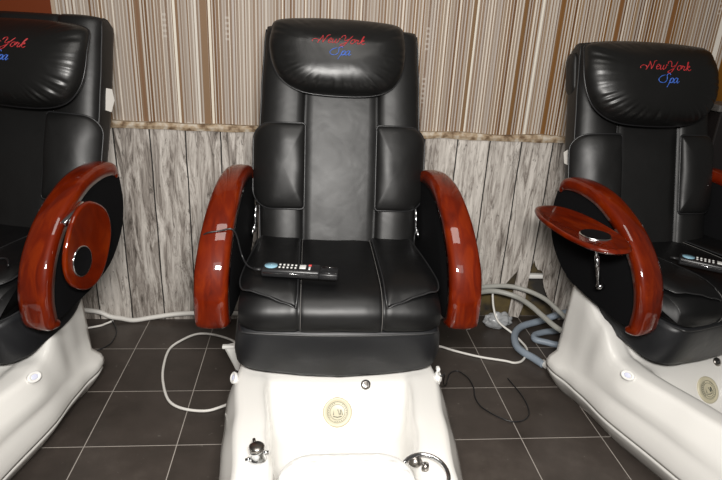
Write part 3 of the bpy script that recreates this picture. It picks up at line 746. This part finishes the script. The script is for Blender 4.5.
# ---------------------------------------------------------------- remotes
def make_remote():
    r = empty('remote_control')
    bm = bmesh.new(); box(bm, (-.02, 0, .013), (.185, .046, .026), .007, seg=3); o = obj('remote_body', bm, M_black, r)
    bm = bmesh.new(); box(bm, (.098, 0, .010), (.062, .044, .020), .005); o2 = obj('remote_cap', bm, M_black, r)
    bm = bmesh.new(); tube(bm, [(.075, -.016, .0208), (.123, -.016, .0208), (.123, .017, .0208), (.075, .017, .0208)], .0011, 5, closed=True); obj('cap_frame', bm, M_chrome, o2)
    bm = bmesh.new(); tube(bm, [(-.105, -.0232, .015), (.066, -.0232, .015)], .0012, 5); obj('chrome_line', bm, M_chrome, o)
    bm = bmesh.new(); lathe(bm, [(0, 0), (.0195, 0), (.019, .0015), (0, .002)], (-.084, .0, .0258), 28, None, 1.05, .82); obj('screen', bm, M_lcd, o)
    for i in range(5):
        for j in (-1, 1):
            bm = bmesh.new(); box(bm, (-.056 + i * .0125, j * .0075 , .0268), (.0062, .0062, .003), .001); obj('button', bm, M_key, o)
    bm = bmesh.new(); box(bm, (.016, 0, .0268), (.020, .020, .003), .001); obj('button', bm, M_key, o)
    bm = bmesh.new(); box(bm, (.038, -.006, .0268), (.006, .016, .003), .001); obj('button', bm, M_key, o)
    bm = bmesh.new(); box(bm, (.038, .011, .0268), (.010, .007, .003), .001); obj('button', bm, M_redkey, o)
    bm = bmesh.new(); tube(bm, [(-.112, 0, .012), (-.128, 0, .0115), (-.140, 0, .011)], [.006, .0045, .0035], 8); obj('cord_sleeve', bm, M_pipe, r)
    return r
def place_local(o, ch, lu, lv, z, rz):
    (loc, a) = ch; c, s = math.cos(a), math.sin(a); o.location = (loc[0] + c * lu - s * lv, loc[1] + s * lu + c * lv, z); o.rotation_euler = (0, 0, a + rz)
def locw(ch, lu, lv, z):
    (loc, a) = ch; c, s = math.cos(a), math.sin(a); return Vector((loc[0] + c * lu - s * lv, loc[1] + s * lu + c * lv, z))
rem = make_remote(); tag(rem, 'long black remote control with blue screen lying on the middle chair seat', 'remote control', 'wired remotes on the seats')
RZ = .672
rem.scale = (1.02, 1.35, 1.1)
place_local(rem, CH_C, -.140, -.125, RZ, math.radians(-6))
rem2 = copy_tree(rem); tag(rem2, 'black remote control lying on the seat of the right chair', 'remote control', 'wired remotes on the seats')
place_local(rem2, CH_R, -.060, -.13, RZ, math.radians(-56))
# cord of the middle remote, over the left armrest
bm = bmesh.new(); q0 = locw(CH_C, -.277, -.110, RZ + .011)
cp = [q0, locw(CH_C, -.305, -.090, .690), locw(CH_C, -.325, -.06, .715), locw(CH_C, -.345, -.075, .803), locw(CH_C, -.39, -.08, .802), locw(CH_C, -.435, -.083, .792), locw(CH_C, -.452, -.06, .75), locw(CH_C, -.458, -.01, .65), locw(CH_C, -.44, .03, .57), locw(CH_C, -.42, .05, .55)]
line(bm, cp, .0028, 8, 6); rc = obj('remote_cord', bm, M_black, rem)
rc.matrix_parent_inverse = (Matrix.Translation(rem.location) @ Matrix.Rotation(rem.rotation_euler[2], 4, 'Z') @ Matrix.Diagonal((*rem.scale, 1))).inverted()
bm = bmesh.new(); cp = [locw(CH_L, -.02, -.10, .675), locw(CH_L, .10, -.05, .677), locw(CH_L, .18, -.11, .677), locw(CH_L, .25, -.08, .682), locw(CH_L, .30, -.12, .68)]
line(bm, cp, .0038, 8, 8); tag(obj('black_wire', bm, M_black), 'black wire lying across the seat of the left chair', 'wire')

# ---------------------------------------------------------------- cables and hoses
def cable(name, pts, r, M, label, cat, z=None):
    bm = bmesh.new(); P = [Vector((p[0], p[1], (p[2] if len(p) > 2 else r + .001))) for p in pts]
    line(bm, P, r, 10, 6); return tag(obj(name, bm, M), label, cat)
cable('power_cable', [(-.275, 1.99, .15), (-.285, 2.06, .14), (-.290, 2.12, .10), (-.30, 2.28, .02), (-.329, 2.364), (-.421, 2.418), (-.502, 2.428), (-.566, 2.373), (-.607, 2.287), (-.597, 2.129), (-.563, 2.001), (-.519, 1.909), (-.456, 1.865), (-.374, 1.851), (-.317, 1.874), (-.25, 1.92), (-.18, 1.94)], .0055, M_cable, 'white power cable looping on the floor left of the middle chair', 'cable')
cable('power_cable', [(.50, 2.33), (.56, 2.335), (.648, 2.315), (.721, 2.27), (.828, 2.218), (.937, 2.184), (.979, 2.167), (1.027, 2.191), (1.078, 2.277), (1.075, 2.36), (1.045, 2.42, .02), (.985, 2.46, .06), (.965, 2.50, .12), (.96, 2.53, .19)], .0055, M_cable, 'white cable on the floor between the middle and right chairs', 'cable')
cable('lamp_wire', [(.460, 1.60, .33), (.482, 1.605, .335), (.50, 1.66, .30), (.56, 1.86, .12), (.614, 2.0, .01), (.652, 2.09), (.691, 2.11), (.717, 2.08), (.731, 2.038), (.732, 1.98), (.721, 1.925), (.726, 1.865), (.754, 1.82), (.785, 1.788), (.826, 1.763), (.873, 1.768), (.911, 1.804), (.926, 1.867), (.925, 1.935), (.914, 2.005), (.906, 2.05)], .0028, M_black, 'thin black wire curling over the tiles right of the middle chair', 'wire')
cable('drain_hose', [(.78, 2.46, .19), (.87, 2.50, .20), (.97, 2.52, .20), (1.066, 2.48, .19), (1.105, 2.39, .19), (1.135, 2.30, .18), (1.17, 2.20, .17), (1.24, 2.12, .16)], .013, M_hose, 'fat grey hose, lower of the pair arching behind the right chair', 'hose')
cable('drain_hose', [(.80, 2.53, .20), (.95, 2.545, .215), (1.06, 2.545, .215), (1.145, 2.51, .205), (1.20, 2.43, .20), (1.225, 2.34, .19), (1.26, 2.26, .17), (1.33, 2.17, .15)], .012, M_hose, 'fat grey hose, upper of the pair arching behind the right chair', 'hose')
cable('ribbed_hose', [(1.40, 2.50, .10), (1.33, 2.53, .06), (1.24, 2.52, .03), (1.125, 2.48, .02), (1.058, 2.40, .02), (1.029, 2.299, .02), (1.041, 2.237, .02), (1.07, 2.19, .02), (1.10, 2.13, .02)], .018, M_hose2, 'blue grey hose in a wide bend on the floor behind the right chair', 'hose')
cable('ribbed_hose', [(1.36, 2.44, .03), (1.286, 2.432, .02), (1.224, 2.422, .02), (1.16, 2.393, .02), (1.145, 2.35, .02), (1.189, 2.325, .02), (1.242, 2.30, .02), (1.36, 2.29, .02)], .0155, M_hose2, 'blue grey hose in the small inner bend behind the right chair', 'hose')
bm = bmesh.new(); lathe(bm, [(0, 0), (.017, 0), (.017, .03), (.0, .03)], (1.10, 2.145, .022), 16, Vector((.5, -1, 0)).to_track_quat('Z', 'Y').to_matrix()); tag(obj('hose_coupling', bm, M_white), 'white coupling where the blue grey hose meets the right tub', 'coupling')
cable('wall_cable', [(-1.3, 2.545, .10), (-1.15, 2.552, .075), (-1.006, 2.555, .057), (-.948, 2.555, .03), (-.893, 2.555, .019), (-.832, 2.548, .013), (-.75, 2.555, .024), (-.629, 2.56, .041), (-.509, 2.56, .047), (-.3, 2.56, .045), (.0, 2.56, .03)], .0115, M_cable, 'thick white cable along the foot of the plank wall', 'cable')
cable('wall_wire', [(-1.15, 2.44, .006), (-.992, 2.50), (-.961, 2.525), (-.93, 2.545, .012)], .005, M_cable, 'short thin white wire branching behind the left chair', 'wire')
cable('wall_wire', [(-1.1, 2.30), (-.95, 2.28), (-.888, 2.331), (-.880, 2.40), (-.893, 2.47), (-.93, 2.53, .02)], .003, M_black, 'thin black wire on the floor beside the left tub', 'wire')
# power adapter hung at the left of the middle tub
bm = bmesh.new()
rot = Matrix.Rotation(math.radians(-14), 3, 'Y')
rows = []
for z_, wx, wy in ((-.065, .006, .008), (-.058, .011, .012), (-.02, .015, .015), (.02, .021, .017), (.045, .024, .018), (.052, .021, .015)):
    rows.append([rot @ Vector((a * wx, b * wy, z_)) + Vector((-.272, 1.98, .170)) for a, b in ((1, .6), (.6, 1), (-.6, 1), (-1, .6), (-1, -.6), (-.6, -1), (.6, -1), (1, -.6))])
G = grid(bm, rows, closed_u=True); cap(bm, G[0]); cap(bm, G[-1][::-1])
ad = empty('power_adapter', (0, 0, 0)); tag(ad, 'white plug adapter hanging beside the left rim of the middle tub', 'adapter')
o = obj('adapter_body', bm, M_white, ad); sharp(o, 30)
bm = bmesh.new(); box(bm, Vector((-.292, 1.97, .221)), (.05, .02, .014), .004); obj('cable_clip', bm, M_white, ad)
# plug on the right lamp of the middle tub
bm = bmesh.new(); box(bm, (.458, 1.605, .318), (.022, .03, .035), .006); box(bm, (.464, 1.625, .345), (.012, .02, .014), .003)
tag(obj('wire_plug', bm, M_white), 'small white plug with black wire at the right rim of the middle tub', 'plug')
# crumpled bag and bits behind the hoses
bm = bmesh.new(); bmesh.ops.create_icosphere(bm, subdivisions=4, radius=1)
for v in bm.verts:
    k = 1 + .28 * noise.noise(v.co * 2.2) + .16 * noise.noise(v.co * 6); v.co = Vector((v.co.x * .07 * k + 1.0, v.co.y * .035 * k + 2.505, max(.002, v.co.z * .045 * k + .04)))
tag(obj('plastic_bag', bm, mat('clear_bag', (.36, .37, .38), .25), None), 'crumpled pale plastic bag on the floor under the torn plank sheet', 'bag')
bm = bmesh.new(); box(bm, (1.235, 2.61, .247), (.16, .03, .022), .004); tag(obj('white_rail', bm, M_white), 'short white rail in the dark gap behind the torn plank sheet', 'rail')
bm = bmesh.new(); box(bm, (1.197, 2.035, .004), (.03, .02, .006), .002, Matrix.Rotation(-.9, 3, 'Z')); tag(obj('paper_scrap', bm, M_white), 'tiny white scrap on the tiles beside the right tub', 'scrap')
# cabinet at the right edge
cb_ = empty('black_cabinet', (2.09, 2.48, 0)); tag(cb_, 'black cabinet behind the right chair at the right edge', 'cabinet')
bm = bmesh.new(); box(bm, (.05, 0, .575), (.62, .16, 1.15), .006); obj('cabinet_body', bm, M_cab, cb_, smooth=False)
bm = bmesh.new(); box(bm, (.05, 0, 1.165), (.66, .18, .03), .006); obj('cabinet_top', bm, M_cabtop, cb_, smooth=False)
